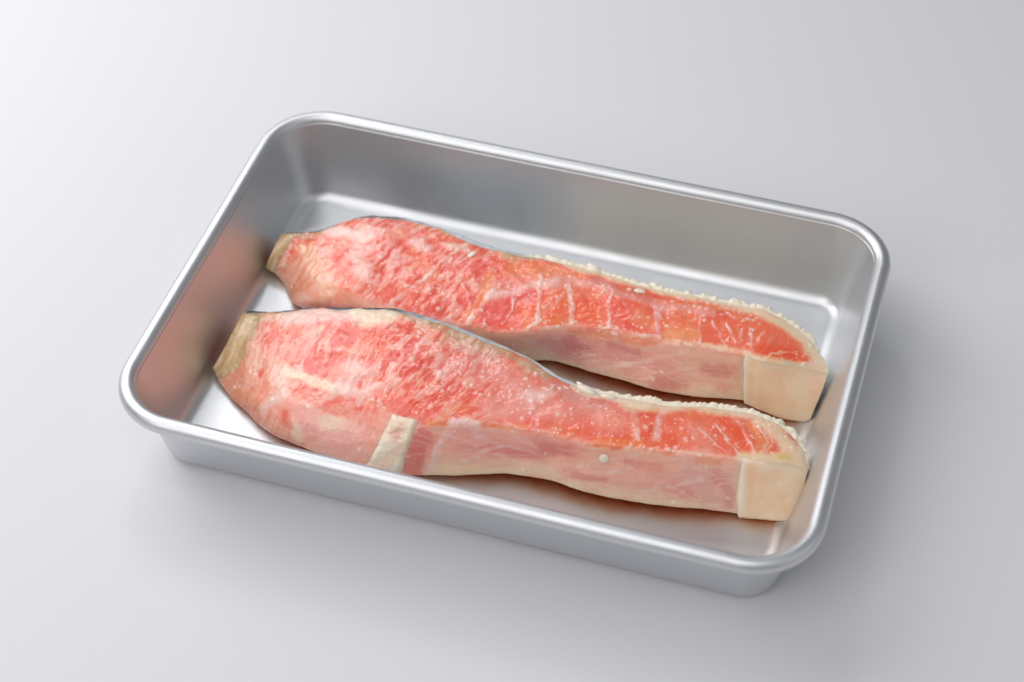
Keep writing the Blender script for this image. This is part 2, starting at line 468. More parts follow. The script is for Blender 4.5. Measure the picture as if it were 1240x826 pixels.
# marks on the flesh: colour, half width, strength, height, path on the surface
FRONT_MARKS = [
  ((213, 142, 110), 5.26, 0.95, 0.00, [(-80.4,-27.1,8.3), (-79.2,-33.4,5.7), (-73.6,-39.6,3.7)]),
  ((212, 140, 115), 3.95, 0.80, 0.00, [(-67.7,-41.5,6.8), (-63.1,-45.6,3.4), (-54.3,-47.5,4.6)]),
  ((190, 160, 112), 3.16, 0.95, 0.00, [(-88.1,-8.8,10.1), (-88.3,-17.9,9.2), (-89.4,-26.4,4.6)]),
  ((196, 164, 122), 1.84, 0.80, 0.00, [(-88.2,-7.6,10.0), (-77.5,-7.8,12.5), (-69.3,-6.5,15.1)]),
  ((218, 170, 140), 3.42, 0.70, 0.00, [(-80.9,-16.8,10.8), (-76.5,-24.3,10.4), (-70.2,-26.0,12.2)]),
  ((242, 208, 200), 3.42, 0.75, 0.10, [(-71.6,-8.1,14.3), (-57.7,-7.3,19.4), (-49.7,-6.6,21.3)]),
  ((242, 220, 192), 2.89, 0.90, 0.15, [(-50.9,-5.1,20.8), (-44.5,-6.0,22.1), (-37.4,-4.8,23.0)]),
  ((242, 220, 192), 1.71, 0.70, 0.10, [(-45.7,-10.3,21.7), (-38.4,-8.0,22.9)]),
  ((236, 156, 142), 4.47, 0.60, 0.00, [(-61.8,-18.5,16.6), (-69.2,-21.3,13.4)]),
  ((214, 66, 54), 3.42, 0.55, 0.00, [(-38.7,-29.5,20.1), (-31.1,-21.2,22.6), (-23.9,-15.5,23.2)]),
  ((214, 66, 54), 2.89, 0.50, 0.00, [(-54.4,-31.0,16.9), (-51.6,-23.4,19.1), (-48.7,-16.8,20.6)]),
  ((214, 66, 54), 2.89, 0.50, 0.00, [(-27.1,-25.4,22.3), (-18.3,-20.4,22.8)]),
  ((214, 66, 54), 2.11, 0.50, 0.00, [(-12.7,-13.5,22.9), (-2.6,-12.2,22.3)]),
  ((242, 208, 200), 2.89, 0.60, 0.10, [(-44.1,-25.6,20.1), (-39.9,-28.7,20.1), (-43.5,-34.8,18.0)]),
  ((228, 160, 150), 5.79, 0.62, 0.05, [(-14.3,-20.9,22.7), (-5.3,-16.3,22.6), (8.4,-23.4,21.7), (3.3,-31.1,21.0)]),
  ((226, 158, 148), 5.79, 0.55, 0.05, [(12.2,-27.0,21.3), (26.4,-24.1,21.0), (36.5,-24.1,20.7)]),
  ((205, 150, 140), 2.63, 0.60, 0.00, [(7.7,-12.7,21.4), (19.4,-17.4,20.8), (30.6,-20.8,20.5)]),
  ((178, 152, 110), 2.24, 0.85, 0.10, [(-34.7,-3.6,22.8), (-23.0,-6.3,23.1), (-13.9,-8.4,22.8), (-3.7,-8.8,22.1)]),
  ((178, 152, 110), 1.45, 0.70, 0.10, [(-3.7,-8.8,22.1), (4.7,-11.4,21.5), (13.8,-14.0,20.9)]),
  ((190, 150, 130), 2.89, 0.50, 0.00, [(-18.9,-10.9,23.1), (-5.4,-11.9,22.5)]),
  ((238, 195, 180), 3.16, 0.70, 0.10, [(-67.2,-29.7,12.6), (-61.8,-36.6,12.8)]),
  ((242, 220, 192), 1.71, 0.80, 0.20, [(-64.6,-29.2,13.7), (-53.4,-33.1,16.7), (-46.9,-34.8,17.6)]),
  ((242, 208, 200), 1.97, 0.70, 0.10, [(-67.4,-40.6,8.0), (-63.0,-37.2,12.0)]),
  ((242, 208, 200), 1.84, 0.60, 0.10, [(-46.2,-34.7,17.7), (-36.7,-35.5,18.8), (-33.6,-33.0,20.0)]),
  ((232, 175, 165), 6.05, 0.70, 0.10, [(-54.1,-42.7,12.6), (-44.0,-45.4,11.5), (-43.1,-48.3,7.3)]),
  ((242, 220, 192), 1.84, 0.60, 0.20, [(-55.9,-45.3,9.3), (-53.8,-46.9,6.8)]),
  ((242, 220, 192), 2.11, 0.60, 0.20, [(-45.7,-44.2,12.6), (-41.4,-43.8,13.6)]),
  ((222, 108, 84), 1.58, 0.70, 0.00, [(-59.6,-42.5,10.7), (-57.3,-45.4,8.6)]),
  ((222, 102, 76), 1.18, 0.80, 0.00, [(-49.7,-40.2,15.2), (-42.5,-41.5,15.2), (-33.4,-37.2,18.7)]),
  ((216, 154, 144), 3.42, 0.70, 0.00, [(-35.0,-44.8,13.8), (-35.8,-48.0,9.8)]),
  ((236, 126, 62), 0.79, 0.90, -0.20, [(-34.9,-37.9,18.2), (-28.6,-39.1,18.7)]),
  ((208, 104, 98), 3.95, 0.85, 0.00, [(-15.9,-43.6,15.2), (-17.0,-46.9,9.2), (-17.6,-48.6,5.1)]),
  ((236, 126, 62), 1.05, 0.95, -0.20, [(-16.1,-40.8,19.1), (-8.0,-39.0,19.5)]),
  ((236, 126, 62), 1.45, 0.70, 0.00, [(-10.3,-36.5,20.5), (-5.8,-33.5,21.0)]),
  ((240, 136, 74), 0.92, 0.85, -0.15, [(1.2,-36.9,19.5), (7.7,-35.9,19.2), (14.2,-34.3,20.1)]),
  ((242, 208, 200), 1.58, 0.80, 0.20, [(-7.4,-38.8,19.5), (-1.1,-37.5,19.4), (1.2,-39.5,14.3)]),
  ((222, 190, 196), 1.18, 0.70, 0.30, [(-6.8,-38.9,19.2), (-10.3,-42.9,12.8), (-11.8,-46.5,5.7)]),
  ((222, 150, 144), 4.74, 0.80, 0.00, [(-4.0,-41.1,13.5), (5.5,-39.0,13.0), (17.7,-36.9,14.8)]),
  ((240, 204, 172), 2.89, 0.85, 0.10, [(-6.6,-45.5,4.0), (6.3,-41.8,5.1), (16.1,-40.0,5.8), (26.3,-39.8,4.8)]),
  ((220, 144, 130), 3.16, 0.75, 0.00, [(17.6,-36.7,15.3), (29.8,-36.2,17.0)]),
  ((216, 152, 142), 2.89, 0.70, 0.00, [(27.1,-39.0,9.1), (32.2,-38.9,10.3)]),
  ((236, 126, 62), 1.05, 0.85, -0.15, [(21.2,-34.2,20.0), (28.3,-33.3,20.2)]),
  ((236, 126, 62), 1.32, 0.85, -0.10, [(34.9,-34.2,19.8), (40.1,-33.1,20.0), (46.3,-31.0,20.3)]),
  ((236, 126, 62), 0.92, 0.80, 0.00, [(45.4,-18.0,20.1), (52.7,-16.9,20.1)]),
  ((228, 106, 84), 1.97, 0.80, 0.00, [(30.5,-27.7,20.8), (32.7,-28.4,20.7)]),
  ((222, 106, 76), 1.05, 0.80, 0.00, [(29.8,-20.6,20.6)]),
  ((242, 208, 200), 1.84, 0.55, 0.10, [(11.4,-24.6,21.5), (16.9,-21.6,21.3)]),
  ((242, 208, 200), 1.18, 0.70, 0.10, [(50.4,-16.8,20.0), (50.2,-23.3,20.7), (51.3,-28.4,20.5)]),
  ((242, 208, 200), 0.92, 0.60, 0.10, [(42.4,-20.3,20.4), (45.8,-29.4,20.5)]),
  ((232, 140, 110), 3.42, 0.60, 0.00, [(37.0,-25.7,20.8), (44.2,-25.1,20.7)]),
  ((224, 162, 148), 5.26, 0.70, 0.00, [(40.7,-38.5,10.3), (55.0,-36.2,11.1), (66.8,-34.0,10.7)]),
  ((240, 204, 172), 2.89, 0.80, 0.00, [(31.7,-40.7,4.7), (46.4,-40.1,4.2), (63.2,-37.3,3.9), (76.2,-34.5,2.8)]),
  ((232, 205, 200), 0.79, 0.50, 0.10, [(39.2,-37.9,11.9), (51.7,-34.0,16.6), (61.0,-30.8,19.2)]),
  ((232, 205, 200), 0.79, 0.45, 0.10, [(54.0,-36.8,10.1), (65.4,-31.8,15.9)]),
  ((242, 220, 192), 1.05, 0.55, 0.10, [(44.1,-33.7,19.1), (58.2,-30.9,19.7), (75.2,-28.2,19.7)]),
  ((230, 111, 80), 4.21, 0.90, -0.10, [(57.4,-18.4,20.5), (66.9,-21.5,20.8), (73.6,-23.7,20.6)]),
  ((233, 94, 56), 1.71, 0.95, -0.15, [(69.4,-15.3,20.4), (74.6,-21.4,20.7), (78.1,-25.4,20.4)]),
  ((236, 138, 88), 2.24, 0.90, -0.10, [(76.9,-14.3,20.2), (81.3,-19.4,20.7), (80.7,-23.5,20.6)]),
  ((222, 150, 130), 2.63, 0.50, 0.10, [(60.8,-21.8,20.8), (65.6,-26.6,20.4)]),
  ((242, 208, 200), 0.39, 0.80, 0.15, [(72.2,-14.0,20.2), (76.3,-19.7,20.7), (79.9,-25.5,20.4)]),
  ((242, 208, 200), 0.39, 0.80, 0.15, [(66.2,-17.5,20.6), (71.6,-23.3,20.6), (76.0,-27.1,20.2)]),
  ((242, 208, 200), 0.39, 0.60, 0.10, [(62.1,-20.7,20.8), (68.1,-25.2,20.5), (72.4,-27.5,20.2)]),
  ((242, 208, 200), 0.39, 0.70, 0.10, [(78.5,-14.5,20.2), (82.2,-19.1,20.6), (81.4,-24.5,20.5)]),
  ((242, 208, 200), 0.39, 0.70, 0.10, [(81.3,-14.1,20.1), (83.9,-19.0,20.5), (82.3,-24.5,20.5)]),
  ((236, 126, 62), 0.79, 0.70, 0.00, [(58.8,-15.0,20.0), (68.7,-12.8,19.9), (74.7,-12.2,19.8)]),
  ((238, 204, 172), 2.24, 0.90, 0.20, [(39.8,-17.9,19.9), (58.5,-11.3,18.8), (74.4,-10.2,19.3), (83.2,-14.0,19.8), (88.9,-20.2,19.5)]),
  ((240, 214, 186), 1.84, 0.90, 0.20, [(24.1,-15.3,20.0), (34.3,-15.7,19.5), (44.5,-16.3,19.7)]),
  ((236, 202, 168), 2.89, 0.90, 0.10, [(88.7,-20.3,19.5), (92.4,-21.8,17.6), (84.0,-27.1,20.0)]),
  ((216, 186, 110), 1.45, 0.75, -0.10, [(85.2,-25.5,20.1), (89.4,-22.8,19.2)]),
  ((218, 168, 156), 5.53, 0.80, 0.00, [(64.0,-33.0,14.1), (73.3,-31.3,13.7), (71.5,-33.9,8.4)]),
  ((206, 112, 104), 1.84, 0.60, 0.00, [(5.6,-39.3,12.2), (15.4,-38.1,11.7)]),
  ((206, 112, 104), 2.11, 0.65, 0.00, [(19.0,-37.3,13.5), (27.6,-36.4,16.3)]),
  ((212, 130, 122), 1.32, 0.60, 0.00, [(29.8,-39.2,9.2), (38.4,-38.8,10.1)]),
  ((236, 206, 196), 0.66, 0.60, 0.10, [(-3.3,-43.2,7.9), (3.3,-39.8,12.2), (8.0,-38.3,13.7)]),
  ((212, 140, 132), 2.11, 0.70, 0.00, [(70.3,-31.5,14.6), (75.1,-33.0,8.6), (76.2,-34.2,5.0)]),
  ((238, 208, 200), 0.66, 0.55, 0.10, [(30.7,-38.2,12.1), (39.8,-35.9,16.1), (46.8,-34.0,17.9)]),
  ((210, 130, 116), 1.58, 0.60, 0.00, [(44.6,-35.5,15.7), (54.2,-34.2,15.4)]),
  ((214, 136, 122), 1.84, 0.60, 0.00, [(57.5,-36.3,9.9), (63.9,-35.8,8.0)]),
  ((240, 214, 204), 0.79, 0.55, 0.10, [(48.6,-39.4,6.6), (57.4,-36.1,10.4), (66.4,-33.0,13.1)]),
  ((196, 120, 92), 0.53, 0.60, 0.00, [(64.5,-35.7,8.0), (65.7,-35.6,7.6)]),
  ((238, 140, 84), 1.05, 0.70, 0.00, [(64.3,-30.8,18.4), (70.2,-29.8,18.4)]),
]
BACK_MARKS = [
  ((190, 156, 106), 2.63, 0.95, 0.00, [(-89.2,29.8,10.2), (-88.5,23.4,9.1), (-90.5,20.5,3.3)]),
  ((213, 142, 108), 4.74, 0.95, 0.00, [(-76.7,12.0,8.2), (-79.8,11.9,3.7)]),
  ((214, 140, 108), 3.95, 0.80, 0.00, [(-82.5,18.4,8.1), (-74.1,13.7,11.1)]),
  ((228, 170, 134), 3.42, 0.85, 0.10, [(-77.9,23.3,12.2), (-69.6,14.3,13.6), (-65.5,8.2,13.2)]),
  ((185, 152, 110), 1.32, 0.80, 0.00, [(-88.6,30.7,10.3), (-79.4,29.7,12.6), (-73.8,34.1,14.4)]),
  ((242, 220, 192), 0.79, 0.80, 0.20, [(-84.7,25.8,10.7), (-85.3,19.6,7.2)]),
  ((242, 220, 192), 0.92, 0.80, 0.20, [(-80.5,25.7,11.8), (-77.5,20.1,11.6)]),
  ((242, 208, 200), 2.11, 0.85, 0.20, [(-73.5,32.2,14.5), (-66.9,31.2,16.6), (-58.6,28.8,18.8)]),
  ((242, 208, 200), 2.63, 0.55, 0.10, [(-61.4,24.3,17.9), (-54.2,14.0,18.3)]),
  ((242, 208, 200), 2.63, 0.50, 0.10, [(-61.6,32.6,18.2), (-55.7,32.4,19.4)]),
  ((220, 82, 64), 3.16, 0.70, 0.00, [(-67.5,37.0,16.4), (-54.7,37.6,19.3)]),
  ((220, 76, 60), 3.42, 0.70, 0.00, [(-50.6,25.9,19.3), (-45.1,16.6,18.6)]),
  ((228, 116, 74), 1.84, 0.60, 0.00, [(-47.0,39.8,18.8), (-38.1,38.3,18.9)]),
  ((178, 152, 110), 1.45, 0.85, 0.10, [(-37.7,40.4,17.8), (-26.5,38.1,18.0), (-14.4,35.8,18.7), (-6.0,34.9,18.9)]),
  ((190, 165, 125), 1.32, 0.70, 0.10, [(-14.4,33.9,19.2), (-9.6,31.3,19.3)]),
  ((242, 208, 200), 2.11, 0.60, 0.20, [(-44.2,31.8,19.3), (-39.2,29.3,19.3)]),
  ((242, 208, 200), 1.58, 0.60, 0.20, [(-31.9,32.4,19.3), (-27.4,33.2,19.3)]),
  ((242, 208, 200), 0.79, 0.85, 0.30, [(-28.7,31.8,19.3), (-31.8,26.0,19.3), (-34.1,18.0,18.9), (-36.7,13.6,18.3)]),
  ((242, 208, 200), 0.53, 0.80, 0.30, [(-22.9,17.4,19.0), (-20.0,14.2,18.6), (-18.2,10.7,18.1)]),
  ((242, 208, 200), 0.79, 0.50, 0.10, [(-42.4,6.1,16.5), (-35.4,13.8,18.4)]),
  ((222, 82, 70), 3.95, 0.60, 0.00, [(-28.7,22.8,19.3), (-20.5,27.0,19.4)]),
  ((222, 92, 84), 4.47, 0.50, 0.00, [(-26.3,11.3,18.1), (-20.9,10.9,18.1)]),
  ((240, 146, 86), 1.71, 0.85, 0.00, [(-15.3,23.0,19.4), (-15.5,14.8,18.7), (-16.1,6.3,17.3)]),
  ((234, 106, 66), 1.32, 0.80, 0.00, [(-22.7,4.4,16.6), (-15.8,5.0,17.0)]),
  ((236, 128, 80), 3.42, 0.85, 0.00, [(-8.8,28.9,19.4), (0.4,30.5,19.2), (10.9,31.2,19.1)]),
  ((230, 136, 124), 2.89, 0.60, 0.00, [(-12.8,20.0,19.2), (-7.1,23.4,19.4)]),
  ((240, 196, 186), 1.97, 0.85, 0.20, [(-12.5,15.4,18.8), (-5.6,18.3,19.2), (-0.7,23.0,19.5), (4.2,26.7,19.4)]),
  ((242, 208, 200), 0.79, 0.90, 0.25, [(-12.7,18.1,19.1), (-14.4,9.8,18.0), (-16.9,3.8,16.5)]),
  ((222, 88, 80), 4.21, 0.85, -0.10, [(-10.7,8.7,17.9), (-5.1,12.6,18.6), (-0.9,17.8,19.3)]),
  ((232, 104, 58), 3.68, 0.90, -0.10, [(0.4,12.0,18.7), (5.9,16.1,19.3), (8.7,19.8,19.5), (11.4,14.5,18.8)]),
  ((236, 126, 62), 1.58, 0.70, 0.00, [(1.6,7.7,18.2), (9.4,10.5,18.4), (13.5,12.6,18.4)]),
  ((242, 208, 200), 0.66, 0.90, 0.25, [(-0.3,27.8,19.4), (2.0,18.4,19.4), (4.1,10.2,18.6)]),
  ((242, 208, 200), 0.39, 0.70, 0.15, [(-5.3,15.9,19.0), (-5.0,10.1,18.3), (-6.2,6.0,17.5)]),
  ((242, 208, 200), 0.53, 0.60, 0.15, [(8.3,21.1,19.5), (7.5,15.1,19.1)]),
  ((242, 208, 200), 0.79, 0.90, 0.30, [(9.2,26.5,19.5), (12.7,19.0,19.3), (13.9,12.8,18.4)]),
  ((242, 208, 200), 0.66, 0.80, 0.25, [(2.2,6.0,17.8), (5.1,9.7,18.5)]),
  ((242, 208, 200), 0.66, 0.85, 0.25, [(7.4,7.8,17.9), (12.1,9.8,17.7), (15.4,12.5,18.3)]),
  ((230, 160, 150), 2.11, 0.70, 0.10, [(2.8,25.6,19.5), (9.1,28.5,19.4), (18.2,29.4,19.4)]),
  ((230, 100, 54), 3.95, 0.90, -0.10, [(18.2,16.5,19.0), (21.9,18.8,19.5), (23.2,14.1,19.0)]),
  ((222, 78, 58), 3.42, 0.90, -0.10, [(25.8,21.6,19.9), (29.3,17.2,19.7), (30.7,14.0,19.3)]),
  ((236, 136, 98), 2.89, 0.80, 0.00, [(34.3,18.5,19.9), (38.5,17.5,19.7)]),
  ((242, 208, 200), 0.53, 0.85, 0.20, [(23.5,28.1,19.6), (23.2,22.7,19.8), (26.1,12.9,18.9)]),
  ((242, 208, 200), 0.66, 0.80, 0.20, [(23.0,11.9,18.0), (27.8,13.1,19.0)]),
  ((232, 180, 185), 0.92, 0.80, 0.20, [(38.1,25.2,19.9), (40.1,18.6,19.8), (41.3,13.7,19.1)]),
  ((242, 208, 200), 0.66, 0.85, 0.20, [(34.3,12.2,18.3), (41.8,13.2,18.9)]),
  ((226, 150, 140), 1.97, 0.75, 0.10, [(18.2,29.4,19.4), (31.0,26.2,19.9), (44.2,26.5,19.8), (54.5,26.7,19.8)]),
  ((208, 106, 88), 1.58, 0.60, 0.00, [(16.4,30.8,19.2), (24.7,30.1,19.3), (34.7,27.4,19.7)]),
  ((236, 126, 62), 0.92, 0.80, 0.00, [(38.6,27.6,19.7), (48.8,29.4,19.5), (64.2,30.5,19.4), (76.3,28.7,19.0)]),
  ((234, 118, 76), 3.42, 0.90, -0.05, [(44.5,19.7,19.9), (48.8,20.3,19.9)]),
  ((232, 154, 104), 2.37, 0.80, 0.00, [(44.8,15.0,19.3), (51.8,16.5,19.5)]),
  ((242, 208, 200), 0.46, 0.75, 0.15, [(51.9,24.3,20.0), (54.2,14.2,18.9)]),
  ((230, 108, 76), 3.68, 0.90, -0.10, [(55.9,20.4,19.9), (62.7,19.9,19.8), (67.4,21.2,20.0)]),
  ((230, 140, 90), 1.18, 0.80, 0.00, [(56.1,14.2,18.9), (67.5,15.2,19.2)]),
  ((230, 112, 80), 3.95, 0.85, -0.10, [(69.9,21.8,20.1), (76.1,22.4,19.7), (81.3,20.5,18.7)]),
  ((226, 88, 50), 2.11, 0.95, -0.15, [(72.6,15.0,19.4), (78.3,18.5,19.2), (86.0,19.6,17.4)]),
  ((234, 132, 66), 1.18, 0.90, -0.10, [(76.8,14.1,18.8), (85.1,17.2,17.5)]),
  ((242, 208, 200), 0.39, 0.70, 0.15, [(55.9,23.2,20.0), (62.6,14.6,18.9)]),
  ((242, 208, 200), 0.39, 0.70, 0.15, [(60.4,23.8,20.0), (64.7,16.9,19.5)]),
  ((242, 208, 200), 0.39, 0.60, 0.15, [(65.2,23.1,20.0), (66.7,16.1,19.3)]),
  ((242, 208, 200), 0.46, 0.70, 0.15, [(67.9,23.9,20.1), (70.1,15.1,19.3)]),
  ((242, 208, 200), 0.39, 0.60, 0.15, [(72.2,24.4,20.0), (71.3,18.9,19.9)]),
  ((240, 180, 140), 0.39, 0.80, 0.20, [(74.3,13.8,19.1), (78.4,17.9,19.1), (83.2,20.5,18.3)]),
  ((240, 212, 178), 2.24, 0.90, 0.20, [(37.1,33.4,18.3), (52.9,33.8,18.3), (65.0,33.1,18.9), (77.2,30.1,18.5), (87.4,25.5,16.4), (91.1,22.8,14.9)]),
  ((238, 210, 176), 1.71, 0.85, 0.20, [(6.9,35.8,18.4), (20.9,34.5,18.4), (37.1,33.4,18.3)]),
  ((220, 152, 142), 6.58, 0.85, 0.00, [(14.8,8.5,11.0), (28.1,8.3,10.9), (44.0,7.8,10.4)]),
  ((214, 142, 138), 3.68, 0.75, 0.00, [(7.2,7.2,13.0), (14.9,8.3,9.8)]),
  ((222, 144, 110), 1.71, 0.80, 0.00, [(14.4,9.8,16.3), (28.5,11.6,17.3), (40.1,11.7,17.5)]),
  ((226, 188, 160), 1.58, 0.75, 0.00, [(28.8,6.0,4.4), (45.5,5.0,4.1), (60.7,7.7,3.3)]),
  ((224, 180, 165), 1.05, 0.60, 0.10, [(27.9,8.8,11.9), (42.8,11.2,16.4), (53.0,13.9,18.8)]),
  ((224, 180, 165), 1.05, 0.40, 0.10, [(18.0,7.1,5.9), (31.4,7.0,8.4), (40.9,8.9,12.8)]),
  ((210, 148, 136), 2.89, 0.60, 0.00, [(44.7,6.1,7.3), (59.2,9.6,9.6), (64.5,9.7,6.7)]),
  ((222, 172, 150), 2.37, 0.70, 0.00, [(55.5,12.2,16.1), (64.2,13.4,17.0)]),
  ((242, 220, 192), 0.92, 0.60, 0.10, [(44.8,13.0,18.7), (57.6,14.1,18.7), (67.7,14.4,18.9)]),
  ((196, 112, 112), 2.37, 0.65, 0.00, [(14.7,9.1,13.4), (18.9,8.5,10.5)]),
  ((204, 122, 116), 1.84, 0.60, 0.00, [(27.6,9.8,13.8), (35.7,9.5,13.7)]),
  ((240, 204, 192), 0.79, 0.60, 0.10, [(23.6,6.4,5.4), (36.3,7.9,10.8), (50.5,12.0,16.6)]),
  ((240, 204, 192), 0.66, 0.50, 0.10, [(37.0,5.3,5.7), (49.1,8.5,10.7), (60.9,12.1,14.4)]),
  ((200, 120, 112), 2.11, 0.65, 0.00, [(57.4,10.7,12.7), (64.2,11.6,12.1)]),
  ((206, 128, 116), 1.84, 0.60, 0.00, [(42.2,5.8,6.9), (52.3,6.7,6.7)]),
  ((236, 146, 100), 1.05, 0.70, 0.00, [(30.9,11.3,16.9), (40.1,11.6,17.3)]),
]


def resolve_faces(nu, nv, wrap=True):
    i = np.arange(nu - 1)[:, None]
    j = np.arange(nv if wrap else nv - 1)[None, :]
    j2 = (j + 1) % nv
    a, b, c, d = i * nv + j, i * nv + j2, (i + 1) * nv + j2, (i + 1) * nv + j
    return np.stack([a + 0 * d, b + 0 * d, c + 0 * d, d], -1).reshape(-1, 4)

def paint(P, u, w, marks, seed, n_st, cfg):
    """surface colour (linear) and relief height in mm for one fillet"""
    X, Y, Z = P[..., 0], P[..., 1], P[..., 2]
    WW = np.broadcast_to(w[None, :], X.shape)
    UU = np.broadcast_to(u[:, None], X.shape)
    edge_n = 0.05 * noise(X / 6, Y / 30, seed + 8) + 0.025 * noise(X / 1.7, Z / 2 + Y / 2, seed + 9)
    head = sstep(6.6, 4.6, UU)
    front = sstep(0.96, 1.10, WW + edge_n) * (1 - 0.55 * head)
    # coordinates: along / across the muscle fibres on the cut face, along / down on the belly wall
    bend = 0.25 * noise(X / 45, Y / 45, seed + 50)
    al, ac = 0.34 * X + 0.94 * Y, 0.94 * X - 0.34 * Y
    al, ac = al + bend * ac, ac - bend * al
    ax, ay = X + Y * 0.15, Z + Y * 0.8
    wx, wy = noise(X / 7, Y / 7 + Z / 9, seed + 1), noise(X / 7 + 40, Y / 7 + Z / 9, seed + 2)
    # base tones
    red, deep, pink = lin((232, 110, 74)), lin((224, 84, 58)), lin((240, 160, 132))
    big = fbm(X / 22, Y / 16 + Z / 20, 3, seed + 3)
    k = sstep(-0.35, 0.45, big)[..., None]
    C = deep * (1 - k) + red * k
    k = sstep(0.1, 0.6, fbm(X / 13 + 9, Y / 9 + Z / 12, 3, seed + 4))[..., None] * 0.55
    C = C * (1 - k) + pink * k
    fr = lin((250, 192, 166)) * (1 - sstep(1.35, 1.95, WW))[..., None] + lin((250, 218, 184)) * sstep(1.35, 1.95, WW)[..., None]
    C = C * (1 - front[..., None]) + fr * front[..., None]
    H = np.zeros_like(X)
    k = sstep(14.6, 15.2, UU + 0.3 * wx)[..., None]
    C = C * (1 - k) + lin((238, 206, 174)) * k
    # rim of the cut face next to the skin
    k = (sstep(0.10, 0.02, WW + 0.02 * wx) * 0.7)[..., None]
    C = C * (1 - k) + lin((205, 160, 135)) * k
    Pw = P + np.stack([wx, wy, 0 * wx], -1) * 1.1
    Pf = P + np.stack([noise(X / 2.2, Y / 2.2 + Z / 3, seed + 5), noise(X / 2.2 + 30, Y / 2.2 + Z / 3, seed + 6), 0 * wx], -1) * 0.55
    fleck = fbm(X / 3.0, Y / 3.0 + Z / 3, 3, seed + 7)
    for rgb, hw, st, h, pts in marks:
        lo, hi = np.min(pts, 0) - hw * 2.2 - 3, np.max(pts, 0) + hw * 2.2 + 3
        m = ((P >= lo) & (P <= hi)).all(-1)
        if not m.any():
            continue
        src = Pw if hw > 1.6 else Pf
        d = seg_dist(src[m], pts)
        soft = 0.7 if hw > 1.6 else 0.6
        a = sstep(hw * (1 + soft), hw * (1 - soft), d + fleck[m] * hw * 0.35) * st
        if hw <= 1.3:
            a = a * np.clip(0.62 + 0.85 * fleck[m] + 0.5 * wx[m], 0.15, 1.1)
        a = np.clip(a, 0, 1)
        C[m] = C[m] * (1 - a[:, None]) + lin(rgb) * a[:, None]
        H[m] += h * a
    sw = cfg['strip_top']
    k = (sstep(cfg['strip_u'] - 0.05, cfg['strip_u'] + 0.2, UU + 0.1 * wx) * sstep(sw[0] - 0.06, sw[0] + 0.08, WW + 0.03 * wy))[..., None]
    C = C * (1 - k) + lin((244, 208, 170)) * k
    # how fibrous: the thick muscle at the head side most, the tail side smooth
    x_mid = X
    fib = sstep(cfg['fib'][0], cfg['fib'][1], x_mid + 4 * wx) * sstep(-89, -76, x_mid) * (1 - front)
    fib_h = fib + 0.16 * (1 - fib)
    # muscle bundles run across the slab: red slits between milky strands, broad milky patches over them
    wa, wb = 0.55 * wx + 0.25 * noise(X / 2.6, Y / 2.6, seed + 30), 0.5 * wy
    slit = 0.75 * noise(ac / 2.1 + wa, al / 8.0 + wb, seed + 10) + 0.38 * noise(ac / 0.95 + wa, al / 3.4, seed + 11) + 0.12 * noise(ac / 0.6 + wb, al / 1.6, seed + 31)
    mush = fbm(X / 6.5 + 3, Y / 5.0, 3, seed + 13)
    pres = sstep(-0.35, 0.30, fbm(X / 15 + 8, Y / 11, 2, seed + 14))
    thin = sstep(0.55, 1.0, 1 - np.abs(noise(ac / 2.1 + wa, al / 8.0, seed + 12)) * 3.2)
    film = sstep(-0.25, 0.55, slit + 0.2 * fleck) * (0.16 + 0.46 * pres) + sstep(0.0, 0.6, mush + 0.12 * fleck) * 0.5 + thin * 0.25 * pres
    H += fib_h * (0.11 * sstep(-0.6, 0.7, slit) + 0.06 * thin + 0.08 * sstep(-0.2, 0.6, mush))
    film = np.clip(film, 0, 0.68) * fib
    film *= sstep(0.80, 0.30, C.mean(-1))
    C = C * (1 - film[..., None]) + lin((244, 196, 184)) * film[..., None]
    gro = sstep(0.08, -0.35, slit) * (1 - sstep(0.15, 0.45, mush)) * fib * 0.55 * sstep(0.45, 0.15, C[..., 1])
    C = C * (1 - gro[..., None]) + lin((210, 56, 46)) * gro[..., None]
    # smoother tail side: faint curved membranes and fat flecks
    tail = (1 - fib) * (1 - front)
    v = sstep(0.82, 0.97, 1 - np.abs(noise(ac / 5.5 + 0.5 * wx, al / 16.0, seed + 15)) * 1.6) * tail * 0.14
    C = C * (1 - v[..., None]) + lin((240, 200, 188)) * v[..., None]
    H += v * 0.10
    v = sstep(0.25, 0.6, fbm(X / 1.6, Y / 1.6 + Z / 1.6, 3, seed + 16)) * 0.12 * (1 - 0.5 * front)
    C = C * (1 - v[..., None]) + lin((240, 196, 182)) * v[..., None]
    H += v * 0.12
    # belly wall: long thin lengthwise veils
    v = sstep(0.2, 0.6, noise(ax / 16.0 + 0.4 * wx, ay / 2.4 + X / 18, seed + 17)) * front * 0.30
    C = C * (1 - v[..., None]) + lin((232, 196, 182)) * v[..., None]
    v = sstep(0.15, 0.55, fbm(X / 6 + 7, ay / 3.5, 3, seed + 18)) * front * 0.25
    C = C * (1 - v[..., None]) + lin((226, 138, 118)) * v[..., None]
    tq = (WW - 1) * 20 + X * 0.17
    v = sstep(0.72, 1.0, 1 - np.abs(noise(X / 20 + 0.2 * wx, tq / 2.6 + 0.25 * wy, seed + 32)) * 2.2) * sstep(-0.2, 0.4, fbm(X / 14, ay / 9, 2, seed + 33)) * front * 0.45
    C = C * (1 - v[..., None]) + lin((246, 214, 204)) * v[..., None]
    H += v * 0.10
    v = sstep(0.1, 0.6, noise(X / 11 + 0.3 * wx, tq / 1.3, seed + 34)) * front * 0.15
    C = C * (1 - v[..., None]) + lin((220, 126, 110)) * v[..., None]
    H += front * (0.10 * fbm(X / 5, ay / 2.5, 3, seed + 19) + 0.03 * noise(X / 1.6, ay / 1.6, seed + 20))
